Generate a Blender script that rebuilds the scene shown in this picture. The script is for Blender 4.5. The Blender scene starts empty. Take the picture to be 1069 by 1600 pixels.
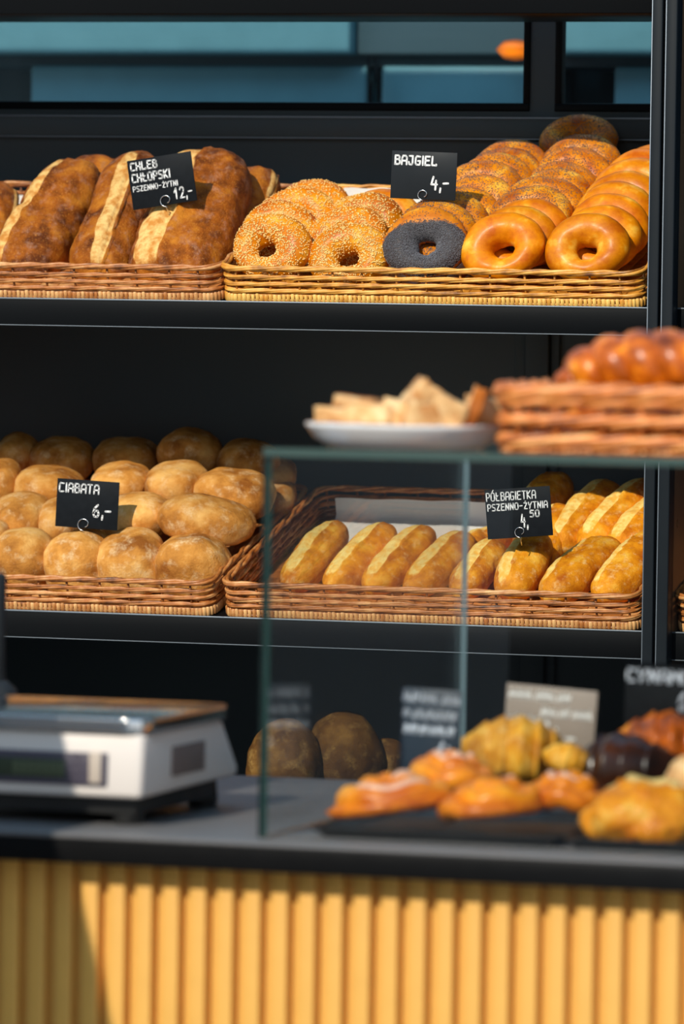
import bpy, bmesh, math, random
import numpy as np
from mathutils import Vector, Matrix, noise

SC = bpy.context.scene
COL = SC.collection
PI = math.pi

# ------------------------------------------------------------------ camera
F_PX, CX, CY = 9000.0, 534.5, 800.0
YAW, PITCH, ROLL, DIST, EYE = math.radians(18.26), math.atan(350 / 9000), 0.0147, 8.5, 1.55
FW = Vector((-math.sin(YAW) * math.cos(PITCH), math.cos(YAW) * math.cos(PITCH), -math.sin(PITCH)))
_r0 = Vector((math.cos(YAW), math.sin(YAW), 0)); _u0 = _r0.cross(FW)
RT = _r0 * math.cos(ROLL) + _u0 * math.sin(ROLL)
UP = -_r0 * math.sin(ROLL) + _u0 * math.cos(ROLL)
CAM = Vector((0, 0, EYE - DIST * math.sin(PITCH))) - FW * DIST

def ray(px, py):
    return FW + RT * ((px - CX) / F_PX) - UP * ((py - CY) / F_PX)
def at(px, py, Y):
    d = ray(px, py); return CAM + d * ((Y - CAM.y) / d.y)
def at_z(px, py, Z):
    d = ray(px, py); return CAM + d * ((Z - CAM.z) / d.z)
def proj(p):
    v = Vector(p) - CAM; d = v.dot(FW)
    return (CX + F_PX * v.dot(RT) / d, CY - F_PX * v.dot(UP) / d)

cd = bpy.data.cameras.new('camera'); cam = bpy.data.objects.new('camera', cd); COL.objects.link(cam)
cam.matrix_world = Matrix(((RT.x, UP.x, -FW.x, CAM.x), (RT.y, UP.y, -FW.y, CAM.y), (RT.z, UP.z, -FW.z, CAM.z), (0, 0, 0, 1)))
cd.sensor_fit = 'VERTICAL'; cd.sensor_height = 36.0; cd.lens = F_PX / 1600 * 36.0
cd.clip_end = 200; cd.dof.use_dof = True; cd.dof.focus_distance = 8.42; cd.dof.aperture_fstop = 4.2
SC.camera = cam

# ------------------------------------------------------------------ light
def srgb(r, g, b):
    f = lambda c: (c / 255 / 12.92) if c <= 10 else ((c / 255 + .055) / 1.055) ** 2.4
    return (f(r), f(g), f(b), 1)
w = bpy.data.worlds.new('World'); SC.world = w; w.use_nodes = True
nt = w.node_tree; bg = nt.nodes['Background']
tc = nt.nodes.new('ShaderNodeTexCoord'); sx = nt.nodes.new('ShaderNodeSeparateXYZ'); rp = nt.nodes.new('ShaderNodeValToRGB')
nt.links.new(tc.outputs['Generated'], sx.inputs[0]); nt.links.new(sx.outputs['Z'], rp.inputs[0]); nt.links.new(rp.outputs[0], bg.inputs[0])
rp.color_ramp.elements[0].position = 0.0; rp.color_ramp.elements[0].color = (.36, .37, .37, 1)
rp.color_ramp.elements[1].position = 0.7; rp.color_ramp.elements[1].color = (.16, .28, .42, 1)
bg.inputs[1].default_value = 2.3
sd = bpy.data.lights.new('sun', 'SUN'); sd.energy = 3.75; sd.angle = math.radians(.55); sd.color = (1, .93, .80)
sun = bpy.data.objects.new('sun', sd); COL.objects.link(sun)
sun.rotation_euler = Vector((.185, 1, -.69)).to_track_quat('-Z', 'Y').to_euler(); sun.location = (-1, -6, 6)
ld = bpy.data.lights.new('back_room_fill', 'AREA'); ld.shape = 'RECTANGLE'; ld.size = 1.6; ld.size_y = .5; ld.energy = 4; ld.color = (.45, .82, 1)  # unseen area lamp added to brighten the teal panels behind the transom
lo = bpy.data.objects.new('back_room_fill', ld); COL.objects.link(lo)
lo.location = (-.55, .95, 2.75); lo.rotation_euler = (math.radians(25), 0, 0)
vs = SC.view_settings
vs.view_transform = 'Standard'; vs.look = 'None'; vs.gamma = 1; vs.use_curve_mapping = False; vs.exposure = 0.0
SC.cycles.max_bounces = 10; SC.cycles.transparent_max_bounces = 24; SC.cycles.caustics_reflective = False; SC.cycles.caustics_refractive = False

# ------------------------------------------------------------------ materials
def newmat(name):
    m = bpy.data.materials.new(name); m.use_nodes = True
    return m, m.node_tree, m.node_tree.nodes['Principled BSDF']
def lin(c): return srgb(*c) if max(c) > 1.001 else (*c[:3], 1)
def plain(name, c, rough=.5, metal=0, spec=.5, bump=None, coat=0, vary=0):
    m, t, b = newmat(name)
    b.inputs['Base Color'].default_value = lin(c); b.inputs['Roughness'].default_value = rough
    b.inputs['Metallic'].default_value = metal; b.inputs['Specular IOR Level'].default_value = spec; b.inputs['Coat Weight'].default_value = coat
    co = t.nodes.new('ShaderNodeTexCoord')
    n = t.nodes.new('ShaderNodeTexNoise'); n.inputs['Scale'].default_value = bump[0] if bump else 30; n.inputs['Detail'].default_value = 5
    t.links.new(co.outputs['Object'], n.inputs['Vector'])
    r = t.nodes.new('ShaderNodeMapRange'); r.inputs['To Min'].default_value = max(.02, rough - .08); r.inputs['To Max'].default_value = min(1, rough + .08)
    t.links.new(n.outputs['Fac'], r.inputs['Value']); t.links.new(r.outputs[0], b.inputs['Roughness'])
    if bump:
        bp = t.nodes.new('ShaderNodeBump'); bp.inputs['Strength'].default_value = bump[1]; bp.inputs['Distance'].default_value = bump[2] if len(bump) > 2 else .002
        t.links.new(n.outputs['Fac'], bp.inputs['Height']); t.links.new(bp.outputs[0], b.inputs['Normal'])
    if vary:
        h = t.nodes.new('ShaderNodeHueSaturation'); h.inputs['Color'].default_value = lin(c)
        r2 = t.nodes.new('ShaderNodeMapRange'); r2.inputs['To Min'].default_value = 1 - vary; r2.inputs['To Max'].default_value = 1 + vary
        t.links.new(n.outputs['Fac'], r2.inputs['Value']); t.links.new(r2.outputs[0], h.inputs['Value']); t.links.new(h.outputs[0], b.inputs['Base Color'])
    return m
def ramp(t, stops):
    r = t.nodes.new('ShaderNodeValToRGB'); e = r.color_ramp.elements
    while len(e) < len(stops): e.new(.5)
    for el, (p, c) in zip(e, stops): el.position = p; el.color = lin(c)
    return r
def mixc(t, fac, a, b):
    m = t.nodes.new('ShaderNodeMix'); m.data_type = 'RGBA'
    for sock, v in ((m.inputs[0], fac), (m.inputs[6], a), (m.inputs[7], b)):
        if hasattr(v, 'is_linked'): t.links.new(v, sock)
        elif isinstance(v, (int, float)): sock.default_value = v
        else: sock.default_value = lin(v)
    return m.outputs[2]
def bread(name, dark, mid, light, slash=None, slash2=None, flour=None, flour_amt=.5, rough=.55, coat=0, big=14, fine=170, bstr=.35, cut=(.35, .55, .7), speck=None):
    m, t, b = newmat(name)
    co = t.nodes.new('ShaderNodeTexCoord'); oi = t.nodes.new('ShaderNodeObjectInfo')
    mul = t.nodes.new('ShaderNodeMath'); mul.operation = 'MULTIPLY'; mul.inputs[1].default_value = 37.0
    t.links.new(oi.outputs['Random'], mul.inputs[0])
    add = t.nodes.new('ShaderNodeVectorMath'); t.links.new(co.outputs['Object'], add.inputs[0]); t.links.new(mul.outputs[0], add.inputs[1])
    def nz(scale, det=6, ro=.6):
        n = t.nodes.new('ShaderNodeTexNoise'); n.inputs['Scale'].default_value = scale; n.inputs['Detail'].default_value = det; n.inputs['Roughness'].default_value = ro
        t.links.new(add.outputs[0], n.inputs['Vector']); return n.outputs['Fac']
    nb = nz(big); nf = nz(fine, 4, .7); nm = nz(big * 3.3, 5)
    r = ramp(t, [(cut[0], dark), (cut[1], mid), (cut[2], light)]); t.links.new(nb, r.inputs[0])
    col = r.outputs[0]
    if flour:
        fr = ramp(t, [(.62 - .3 * flour_amt, (0, 0, 0)), (.80 - .22 * flour_amt, (1, 1, 1))]); t.links.new(nm, fr.inputs[0])
        f2 = ramp(t, [(.35, (.15, .15, .15)), (.65, (1, 1, 1))]); t.links.new(nf, f2.inputs[0])
        ml = t.nodes.new('ShaderNodeMath'); ml.operation = 'MULTIPLY'; t.links.new(fr.outputs[0], ml.inputs[0]); t.links.new(f2.outputs[0], ml.inputs[1])
        ml2 = t.nodes.new('ShaderNodeMath'); ml2.operation = 'MULTIPLY'; ml2.inputs[1].default_value = .85; t.links.new(ml.outputs[0], ml2.inputs[0])
        col = mixc(t, ml2.outputs[0], col, flour)
    if slash:
        at_ = t.nodes.new('ShaderNodeAttribute'); at_.attribute_name = 'mask'
        sr = ramp(t, [(.38, slash2 or slash), (.6, slash)]); t.links.new(nm, sr.inputs[0])
        sm = t.nodes.new('ShaderNodeMath'); sm.operation = 'MULTIPLY_ADD'; sm.inputs[1].default_value = .5; sm.inputs[2].default_value = -.25; t.links.new(nm, sm.inputs[0])
        s2 = t.nodes.new('ShaderNodeMath'); s2.operation = 'ADD'; t.links.new(at_.outputs['Fac'], s2.inputs[0]); t.links.new(sm.outputs[0], s2.inputs[1])
        s3 = ramp(t, [(.32, (0, 0, 0)), (.55, (1, 1, 1))]); t.links.new(s2.outputs[0], s3.inputs[0])
        col = mixc(t, s3.outputs[0], col, sr.outputs[0])
    if speck:
        v = t.nodes.new('ShaderNodeTexNoise'); v.inputs['Scale'].default_value = 420; v.inputs['Detail'].default_value = 2; t.links.new(add.outputs[0], v.inputs['Vector'])
        vr = ramp(t, [(.60, (0, 0, 0)), (.70, (.5, .5, .5))]); t.links.new(v.outputs['Fac'], vr.inputs[0])
        col = mixc(t, vr.outputs[0], col, speck)
    h = t.nodes.new('ShaderNodeHueSaturation'); t.links.new(col, h.inputs['Color'])
    mr = t.nodes.new('ShaderNodeMapRange'); mr.inputs['To Min'].default_value = .86; mr.inputs['To Max'].default_value = 1.12
    t.links.new(oi.outputs['Random'], mr.inputs['Value']); t.links.new(mr.outputs[0], h.inputs['Value'])
    t.links.new(h.outputs[0], b.inputs['Base Color'])
    b.inputs['Roughness'].default_value = rough; b.inputs['Coat Weight'].default_value = coat; b.inputs['Coat Roughness'].default_value = .25
    b.inputs['Specular IOR Level'].default_value = .2
    bp = t.nodes.new('ShaderNodeBump'); bp.inputs['Strength'].default_value = bstr; bp.inputs['Distance'].default_value = .0025
    t.links.new(nf, bp.inputs['Height']); t.links.new(bp.outputs[0], b.inputs['Normal'])
    return m
def wicker(name, dark, mid, light):
    m, t, b = newmat(name)
    a = t.nodes.new('ShaderNodeAttribute'); a.attribute_name = 'tone'
    co = t.nodes.new('ShaderNodeTexCoord'); n = t.nodes.new('ShaderNodeTexNoise'); n.inputs['Scale'].default_value = 60; n.inputs['Detail'].default_value = 4
    t.links.new(co.outputs['Object'], n.inputs['Vector'])
    s = t.nodes.new('ShaderNodeMath'); s.operation = 'MULTIPLY_ADD'; s.inputs[1].default_value = .7; t.links.new(n.outputs['Fac'], s.inputs[0])
    hs = t.nodes.new('ShaderNodeMath'); hs.operation = 'MULTIPLY_ADD'; hs.inputs[1].default_value = .6; hs.inputs[2].default_value = -.15; t.links.new(a.outputs['Fac'], hs.inputs[0])
    t.links.new(hs.outputs[0], s.inputs[2])
    r = ramp(t, [(.2, dark), (.5, mid), (.85, light)]); t.links.new(s.outputs[0], r.inputs[0]); t.links.new(r.outputs[0], b.inputs['Base Color'])
    b.inputs['Roughness'].default_value = .38; b.inputs['Specular IOR Level'].default_value = .5
    bp = t.nodes.new('ShaderNodeBump'); bp.inputs['Strength'].default_value = .25; bp.inputs['Distance'].default_value = .001
    t.links.new(n.outputs['Fac'], bp.inputs['Height']); t.links.new(bp.outputs[0], b.inputs['Normal'])
    return m
def glass(name, tint=(.985, .992, .988), refl=1.0, rough=0.0):
    m = bpy.data.materials.new(name); m.use_nodes = True; t = m.node_tree; t.nodes.clear()
    o = t.nodes.new('ShaderNodeOutputMaterial'); tr = t.nodes.new('ShaderNodeBsdfTransparent'); gl = t.nodes.new('ShaderNodeBsdfGlossy')
    fr = t.nodes.new('ShaderNodeLayerWeight'); fr.inputs['Blend'].default_value = .5; mx = t.nodes.new('ShaderNodeMixShader')
    pw_ = t.nodes.new('ShaderNodeMath'); pw_.operation = 'POWER'; pw_.inputs[1].default_value = 5.0
    ml = t.nodes.new('ShaderNodeMath'); ml.operation = 'MULTIPLY_ADD'; ml.inputs[1].default_value = .96 * refl; ml.inputs[2].default_value = .04 * refl
    tr.inputs[0].default_value = (*tint, 1); gl.inputs['Roughness'].default_value = rough
    t.links.new(fr.outputs['Facing'], pw_.inputs[0]); t.links.new(pw_.outputs[0], ml.inputs[0]); t.links.new(ml.outputs[0], mx.inputs[0]); t.links.new(tr.outputs[0], mx.inputs[1]); t.links.new(gl.outputs[0], mx.inputs[2]); t.links.new(mx.outputs[0], o.inputs[0])
    return m
def emit(name, c, s):
    m, t, b = newmat(name); b.inputs['Base Color'].default_value = (0, 0, 0, 1)
    b.inputs['Emission Color'].default_value = lin(c); b.inputs['Emission Strength'].default_value = s
    return m

black = plain('black_coated_metal', (.0035, .0042, .005), .45, 0, .10, (300, .05, .0005))
black2 = plain('black_painted_panel', (.078, .096, .104), .7, 0, .1)
upr_m = plain('upright_steel', (.011, .0145, .018), .42, .0, .12)
counter_m = plain('counter_laminate', (.006, .006, .0063), .36, 0, .12)
top_m = plain('grey_worktop', (.13, .125, .125), .45, 0, .3, (80, .05), vary=.1)
yellow_m = plain('yellow_paint', (224, 168, 80), .5, 0, .35, (40, .05), vary=.05)
floor_m = plain('floor_stone', (.26, .25, .235), .7, 0, .3, (8, .2), vary=.2)
plaster_m = plain('grey_plaster', (.28, .28, .28), .8, 0, .3, (60, .2), vary=.1)
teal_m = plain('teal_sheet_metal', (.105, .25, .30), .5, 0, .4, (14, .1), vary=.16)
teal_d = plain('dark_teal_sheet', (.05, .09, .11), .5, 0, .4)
steel_m = plain('brushed_steel', (.72, .72, .72), .16, 1, .5, (500, .02, .0002))
wire_m = plain('bright_wire', (.8, .8, .78), .22, 1)
white_pl = plain('white_plastic', (222, 212, 204), .4, 0, .4)
grey_pl = plain('grey_plastic', (74, 68, 80), .4)
rubber_m = plain('black_rubber', (.012, .012, .012), .6)
lcd_m = plain('lcd_screen', (58, 66, 50), .2)
lcd_d = plain('lcd_segments', (84, 92, 66), .4)
key_m = plain('pale_keys', (190, 175, 160), .5)
stick_m = plain('faded_sticker', (120, 104, 98), .6, vary=.15)
paper_m = plain('white_paper', (236, 234, 230), .75, 0, .2)
card_m = plain('black_card', (.009, .011, .0135), .5, 0, .08, (90, .06), vary=.3)
card_g = plain('glossy_black_card', (.016, .019, .022), .4, 0, .15)
glare_m = plain('glare_grey_card', (150, 138, 128), .45, 0, .5, vary=.06)  # grey base colour stands in for sun glare on a black card
navy_m = plain('navy_card', (.016, .03, .05), .4, 0, .5)
chalk_m = plain('chalk_marker', (238, 238, 236), .7)
chalk_d = plain('soft_chalk_marker', (190, 200, 215), .7)
strip_m = plain('edge_highlight_metal', (.22, .25, .28), .5, 1)  # metal for thin strips added where edges show a highlight
china_m = plain('white_china', (238, 234, 232), .12, 0, .5, coat=.5)
tray_m = plain('black_tray', (.012, .012, .013), .35)
seed_s = plain('sesame', (252, 212, 130), .45, vary=.15)
seed_p = plain('poppy', (.13, .125, .135), .4, vary=.3)
icing_m = plain('icing', (228, 176, 146), .35, 0, .5, coat=.4)
crumb_m = bread('pale_crumb', (196, 134, 76), (228, 182, 124), (240, 208, 160), big=40, bstr=.5)
crust_m = bread('brown_crust', (120, 60, 15), (176, 96, 28), (200, 120, 50), big=25)
bagel_m = bread('bagel_crust', (188, 90, 2), (226, 136, 6), (248, 192, 70), rough=.42, coat=.07, big=22, fine=100, bstr=.22, speck=None)
bagelp_m = bread('poppy_bagel_crust', (180, 86, 2), (224, 136, 8), (248, 192, 74), rough=.44, coat=.05, big=22, fine=120, bstr=.12, speck=(96, 60, 30))
dense_m = bread('poppy_crusted', (188, 94, 10), (228, 138, 24), (246, 180, 66), slash=(74, 66, 66), rough=.5, big=22, fine=120, bstr=.12)
chleb_m = bread('rye_crust', (98, 44, 4), (166, 88, 14), (210, 130, 34), slash=(250, 206, 128), slash2=(214, 140, 60), flour=(186, 138, 112), flour_amt=.35, speck=(226, 152, 66), rough=.7, big=19, fine=260, bstr=.9, cut=(.38, .52, .66))
ciab_m = bread('ciabatta_crust', (142, 82, 26), (204, 138, 60), (236, 182, 104), flour=(242, 212, 162), flour_amt=.38, rough=.8, big=15, fine=260, bstr=.7, cut=(.33, .50, .66))
bag_m = bread('baguette_crust', (184, 94, 6), (236, 152, 22), (252, 192, 70), slash=(255, 224, 136), slash2=(250, 186, 76), flour=(250, 215, 150), flour_amt=.3, rough=.55, big=26, fine=210, bstr=.55)
round_m = bread('dark_round_crust', (60, 34, 10), (98, 64, 22), (138, 100, 42), flour=(165, 130, 70), flour_amt=.4, rough=.7, big=14, fine=240, bstr=.6)
swirl_m = bread('swirl_pastry', (200, 96, 4), (244, 146, 8), (255, 180, 36), slash=(190, 88, 8), slash2=(230, 130, 12), rough=.35, coat=.2, big=20, fine=90, bstr=.2)
almond_m = bread('almond_croissant', (186, 112, 12), (228, 162, 40), (240, 196, 94), flour=(238, 206, 128), flour_amt=.4, rough=.5, big=26, fine=110, bstr=.4)
flaky_m = bread('flaky_pastry', (206, 108, 6), (244, 158, 26), (253, 202, 96), slash=(252, 214, 130), rough=.45, coat=.15, big=30, fine=120, bstr=.4)
choc_m = bread('chocolate_croissant', (28, 13, 8), (56, 27, 14), (92, 48, 24), rough=.32, coat=.4, big=20, fine=80, bstr=.15)
glazed_m = bread('glazed_braid', (104, 44, 6), (188, 90, 10), (246, 156, 36), rough=.36, coat=.3, big=34, fine=80, bstr=.15)
wick_b = wicker('brown_wicker', (70, 32, 10), (184, 110, 50), (236, 182, 118))
wick_y = wicker('honey_wicker', (104, 52, 10), (222, 150, 54), (252, 206, 112))
wick_o = wicker('orange_wicker', (116, 50, 12), (216, 124, 54), (250, 176, 104))
clear = glass('clear_glass')
pane_m = glass('window_glass', (.9, .95, .96), 1.0, .02)
edge_m = plain('green_glass_edge', (.010, .040, .034), .15, 0, .6)
edge_t = plain('top_glass_edge', (.050, .085, .076), .3, 0, .5)
edge_l = plain('pale_glass_edge', (.20, .30, .33), .3, 0, .6)
lamp_m = emit('lamp_glow', (1, .21, .006), 3.4)
_t = lamp_m.node_tree; _c = _t.nodes.new('ShaderNodeTexCoord'); _mp = _t.nodes.new('ShaderNodeMapping'); _g = _t.nodes.new('ShaderNodeTexGradient'); _g.gradient_type = 'QUADRATIC_SPHERE'
_mp.inputs['Scale'].default_value = (24, 18, 46); _ml = _t.nodes.new('ShaderNodeMath'); _ml.operation = 'MULTIPLY'; _ml.inputs[1].default_value = 9.0
_t.links.new(_c.outputs['Object'], _mp.inputs[0]); _t.links.new(_mp.outputs[0], _g.inputs[0]); _t.links.new(_g.outputs['Fac'], _ml.inputs[0]); _t.links.new(_ml.outputs[0], _t.nodes['Principled BSDF'].inputs['Emission Strength'])

# ------------------------------------------------------------------ mesh helpers
class MB:
    def __init__(s): s.v = []; s.f = []; s.mi = []; s.sm = []; s.tone = []; s.mask = []
    def add(s, verts, faces, smooth=True, mat=0, tone=None, mask=None):
        o = len(s.v); n = len(verts)
        s.v += [tuple(p) for p in verts]; s.f += [tuple(i + o for i in f) for f in faces]
        s.mi += [mat] * len(faces); s.sm += [smooth] * len(faces)
        s.tone += list(tone) if hasattr(tone, '__len__') else [tone if tone is not None else .5] * n
        s.mask += list(mask) if mask is not None else [0.0] * n
        return s
    def box(s, x0, x1, y0, y1, z0, z1, bev=0, mat=0, M=None, tone=None):
        bm = bmesh.new(); bmesh.ops.create_cube(bm, size=1)
        for v in bm.verts: v.co = Vector(((x0 + x1) / 2 + v.co.x * (x1 - x0), (y0 + y1) / 2 + v.co.y * (y1 - y0), (z0 + z1) / 2 + v.co.z * (z1 - z0)))
        return s.frombm(bm, bev, mat, M, tone)
    def hull(s, pts, bev=0, mat=0, M=None, seg=2):
        bm = bmesh.new()
        for p in pts: bm.verts.new(p)
        bmesh.ops.convex_hull(bm, input=bm.verts)
        bmesh.ops.dissolve_limit(bm, angle_limit=.02, verts=bm.verts, edges=bm.edges)
        return s.frombm(bm, bev, mat, M, None, seg)
    def frombm(s, bm, bev=0, mat=0, M=None, tone=None, seg=2):
        if bev: bmesh.ops.bevel(bm, geom=bm.edges[:], offset=bev, segments=seg, affect='EDGES', profile=.5)
        bmesh.ops.recalc_face_normals(bm, faces=bm.faces)
        bm.verts.index_update()
        vs_ = [(M @ v.co) if M else v.co.copy() for v in bm.verts]
        s.add(vs_, [[v.index for v in f.verts] for f in bm.faces], bev > 0, mat, tone); bm.free(); return s
    def tube(s, pts, rad, n=7, closed=False, mat=0, tone=None, sq=1.0):
        P = [Vector(p) for p in pts]; N = len(P); R = rad if hasattr(rad, '__len__') else [rad] * N
        vs_, fs = [], []; up = None
        for i in range(N):
            a = P[(i - 1) % N] if (closed or i > 0) else P[i]; b = P[(i + 1) % N] if (closed or i < N - 1) else P[i]
            t = (b - a).normalized()
            if up is None: up = Vector((0, 0, 1)) if abs(t.z) < .9 else Vector((1, 0, 0))
            sd_ = t.cross(up).normalized(); u2 = sd_.cross(t).normalized(); up = u2
            for k in range(n):
                c = 2 * PI * k / n; vs_.append(P[i] + sd_ * (math.cos(c) * R[i] * sq) + u2 * (math.sin(c) * R[i]))
        M_ = N if closed else N - 1
        for i in range(M_):
            j = (i + 1) % N
            for k in range(n):
                k2 = (k + 1) % n; fs.append((i * n + k, i * n + k2, j * n + k2, j * n + k))
        if not closed:
            fs.append(tuple(range(n - 1, -1, -1))); fs.append(tuple((N - 1) * n + k for k in range(n)))
        return s.add(vs_, fs, True, mat, tone)
    def lathe(s, prof, n=48, mat=0):
        vs_, fs = [], []; m = len(prof)
        for k in range(n):
            c = 2 * PI * k / n
            for r, z in prof: vs_.append((r * math.cos(c), r * math.sin(c), z))
        for k in range(n):
            k2 = (k + 1) % n
            for i in range(m - 1): fs.append((k * m + i, k2 * m + i, k2 * m + i + 1, k * m + i + 1))
        return s.add(vs_, fs, True, mat)
    def mesh(s, name, mats):
        me = bpy.data.meshes.new(name); me.from_pydata(s.v, [], s.f)
        for m in (mats if isinstance(mats, (list, tuple)) else [mats]): me.materials.append(m)
        me.polygons.foreach_set('material_index', s.mi); me.polygons.foreach_set('use_smooth', s.sm)
        if any(x != .5 for x in s.tone):
            a = me.attributes.new('tone', 'FLOAT', 'POINT'); a.data.foreach_set('value', s.tone)
        if any(s.mask):
            a = me.attributes.new('mask', 'FLOAT', 'POINT'); a.data.foreach_set('value', s.mask)
        me.update(); return me
    def build(s, name, mats, parent=None, M=None):
        return link(name, s.mesh(name, mats), parent, M)
def link(name, me, parent=None, M=None):
    o = bpy.data.objects.new(name, me); COL.objects.link(o)
    if parent: o.parent = parent
    if M is not None: o.matrix_local = M
    return o
def tag(o, label=None, cat=None, group=None, kind=None):
    if label: o['label'] = label
    if cat: o['category'] = cat
    if group: o['group'] = group
    if kind: o['kind'] = kind
    return o
def thing(name, label, cat, M=None, group=None):
    o = bpy.data.objects.new(name, None); o.empty_display_size = .02; COL.objects.link(o)
    if M is not None: o.matrix_local = M if isinstance(M, Matrix) else Matrix.Translation(M)
    return tag(o, label, cat, group)
def copy_tree(o, parent=None):
    c = o.copy(); COL.objects.link(c)
    if parent: c.parent = parent
    for ch in list(o.children): copy_tree(ch, c)
    return c
def frame(x, y, z, o):
    return Matrix(((x.x, y.x, z.x, o.x), (x.y, y.y, z.y, o.y), (x.z, y.z, z.z, o.z), (0, 0, 0, 1)))
def struct(o): return tag(o, kind='structure')
def nz3(p, s=1.0): return noise.noise(Vector(p) * s)

# ------------------------------------------------------------------ the setting
YB = .54                                                   # face of the wall behind the shelves
SL = .285                                                  # rise of the sloped shelf boards per metre of depth
Z1 = at(534, 473, 0).z; Z2 = at(534, 970, 0).z; ZB = .775
XP0 = at(1016, 480, -.015).x; XP1 = at(1057, 480, -.015).x  # the double upright
XL = -.95; XR = XP1 + 1.15
struct(MB().box(-4, 5, -14, 4, -.05, 0).build('floor', floor_m))
zs = at(300, 160, YB).z                                    # bottom of the transom windows
wb = MB().box(-1.6, 2.1, YB, YB + .04, 0, zs)
xs0 = at(829, 120, YB).x; xs1 = at(868, 120, YB).x
wb.box(xs0, xs1, YB, YB + .04, zs, 2.6).box(at(1120, 120, YB).x, 2.1, YB, YB + .04, zs, 2.6).box(-1.6, 2.1, YB, YB + .04, 2.45, 2.6)
struct(wb.build('wall_back', black2))
tr = MB(); xe0 = -1.4; xe1 = at(1110, 150, YB).x
za, zb_ = at(300, 181, YB - .012).z, at(300, 214, YB - .012).z
tr.box(xe0, xe1, YB - .014, YB, zb_, za, .003)
tr.box(xe0, xe1, YB - .0150, YB - .012, za - .0022, za + .0004, mat=1).box(xe0, xe1, YB - .0150, YB - .012, zb_ - .0014, zb_ + .0006, mat=1)  # thin strips added as the sky highlight along the trim
struct(tr.build('trim_1', [black2, strip_m]))
tr = MB()
for p0, p1, d in ((806, 823, .006), (824, 861, .014), (862, 876, .006)):
    tr.box(at(p0, 560, YB).x, at(p1, 560, YB).x, YB - d, YB, .1, zb_ - .004, .002)
struct(tr.build('trim_2', black2))
def window(i, x0, x1):
    z1 = 2.45; f = MB(); b = .011
    fr = tag(MB().box(x0, x1, YB - .004, YB + .02, zs - .012, zs + .001, .002)
             .box(x0, x0 + b, YB - .004, YB + .02, zs, z1, .002).box(x1 - b, x1, YB - .004, YB + .02, zs, z1, .002)
             .box(x0, x1, YB - .004, YB + .02, z1 - .01, z1, .002).build('window_%d' % i, black), kind='structure')
    MB().box(x0 + b, x1 - b, YB + .006, YB + .012, zs, z1).build('pane', pane_m, fr)
window(1, -1.35, at(829, 120, YB).x); window(2, at(868, 120, YB).x, at(1120, 120, YB).x)
# the room seen through the transom
YR = 1.55
def zr(y): return at(400, y, YR).z
def xr(x): return at(x, 100, YR).x
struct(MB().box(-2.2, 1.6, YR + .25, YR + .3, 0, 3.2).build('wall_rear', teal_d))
duct = thing('ventilation_duct', 'pale teal metal duct running behind the transom window above the loaves', 'duct', Vector((xr(400), YR, zr(92))))
L = Vector((xr(400), YR, zr(92)))
o_ = lambda m: m
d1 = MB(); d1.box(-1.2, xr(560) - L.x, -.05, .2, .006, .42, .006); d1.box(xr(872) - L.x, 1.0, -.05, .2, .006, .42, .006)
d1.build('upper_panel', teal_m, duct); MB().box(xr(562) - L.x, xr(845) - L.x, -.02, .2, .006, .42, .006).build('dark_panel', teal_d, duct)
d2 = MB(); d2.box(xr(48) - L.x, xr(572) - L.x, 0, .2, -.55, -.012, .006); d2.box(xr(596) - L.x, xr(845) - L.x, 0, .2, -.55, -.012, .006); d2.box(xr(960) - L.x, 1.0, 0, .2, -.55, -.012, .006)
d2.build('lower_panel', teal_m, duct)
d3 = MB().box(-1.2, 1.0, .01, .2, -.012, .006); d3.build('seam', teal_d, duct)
br = thing('cable', 'two dark cables hanging across the teal duct behind the window', 'cable', Vector((xr(583), YR - .03, zr(92))))
o0 = Vector((xr(583), YR - .03, zr(92)))
for pa in ([(576, 88), (577, 125), (577, 230)], [(586, 88), (592, 125), (596, 230)], [(588, 100), (581, 140), (577, 230)]):
    MB().tube([at(x, y, YR - .03) - o0 for x, y in pa], .0032 if pa[0][0] != 588 else .002, 6).build('strand', black, br)
lp = thing('wall_lamp', 'glowing orange lamp seen through the transom window by its right frame', 'lamp', at(806, 78, 1.42))
MB().lathe([(.001, -.018), (.02, -.015), (.034, 0), (.02, .015), (.001, .018)], 24).build('bulb', lamp_m, lp)
MB().box(-.010, .010, .02, YR - 1.44, -.008, .008, .002).build('bracket', black, lp)
struct(MB().box(-10, .3, -13.2, -13, 0, 6, .01).build('wall_front_blocker', plain('dark_reflection_blocker', (.035, .03, .028), .7, 0, .2, (6, .2), vary=.3)))  # unseen dark facade across the street, added and sized to dim glass reflections
struct(MB().box(2.1, 2.2, -1.9, YB + .04, 0, 2.6).build('wall_right', black2))
# side wall of the shop front, left of the frame
xw = at(-135, 1400, -1.95).x
struct(MB().box(xw - .12, xw, -4.2, -1.96, 0, 1.535, .004).build('wall_left', plaster_m))

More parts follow.
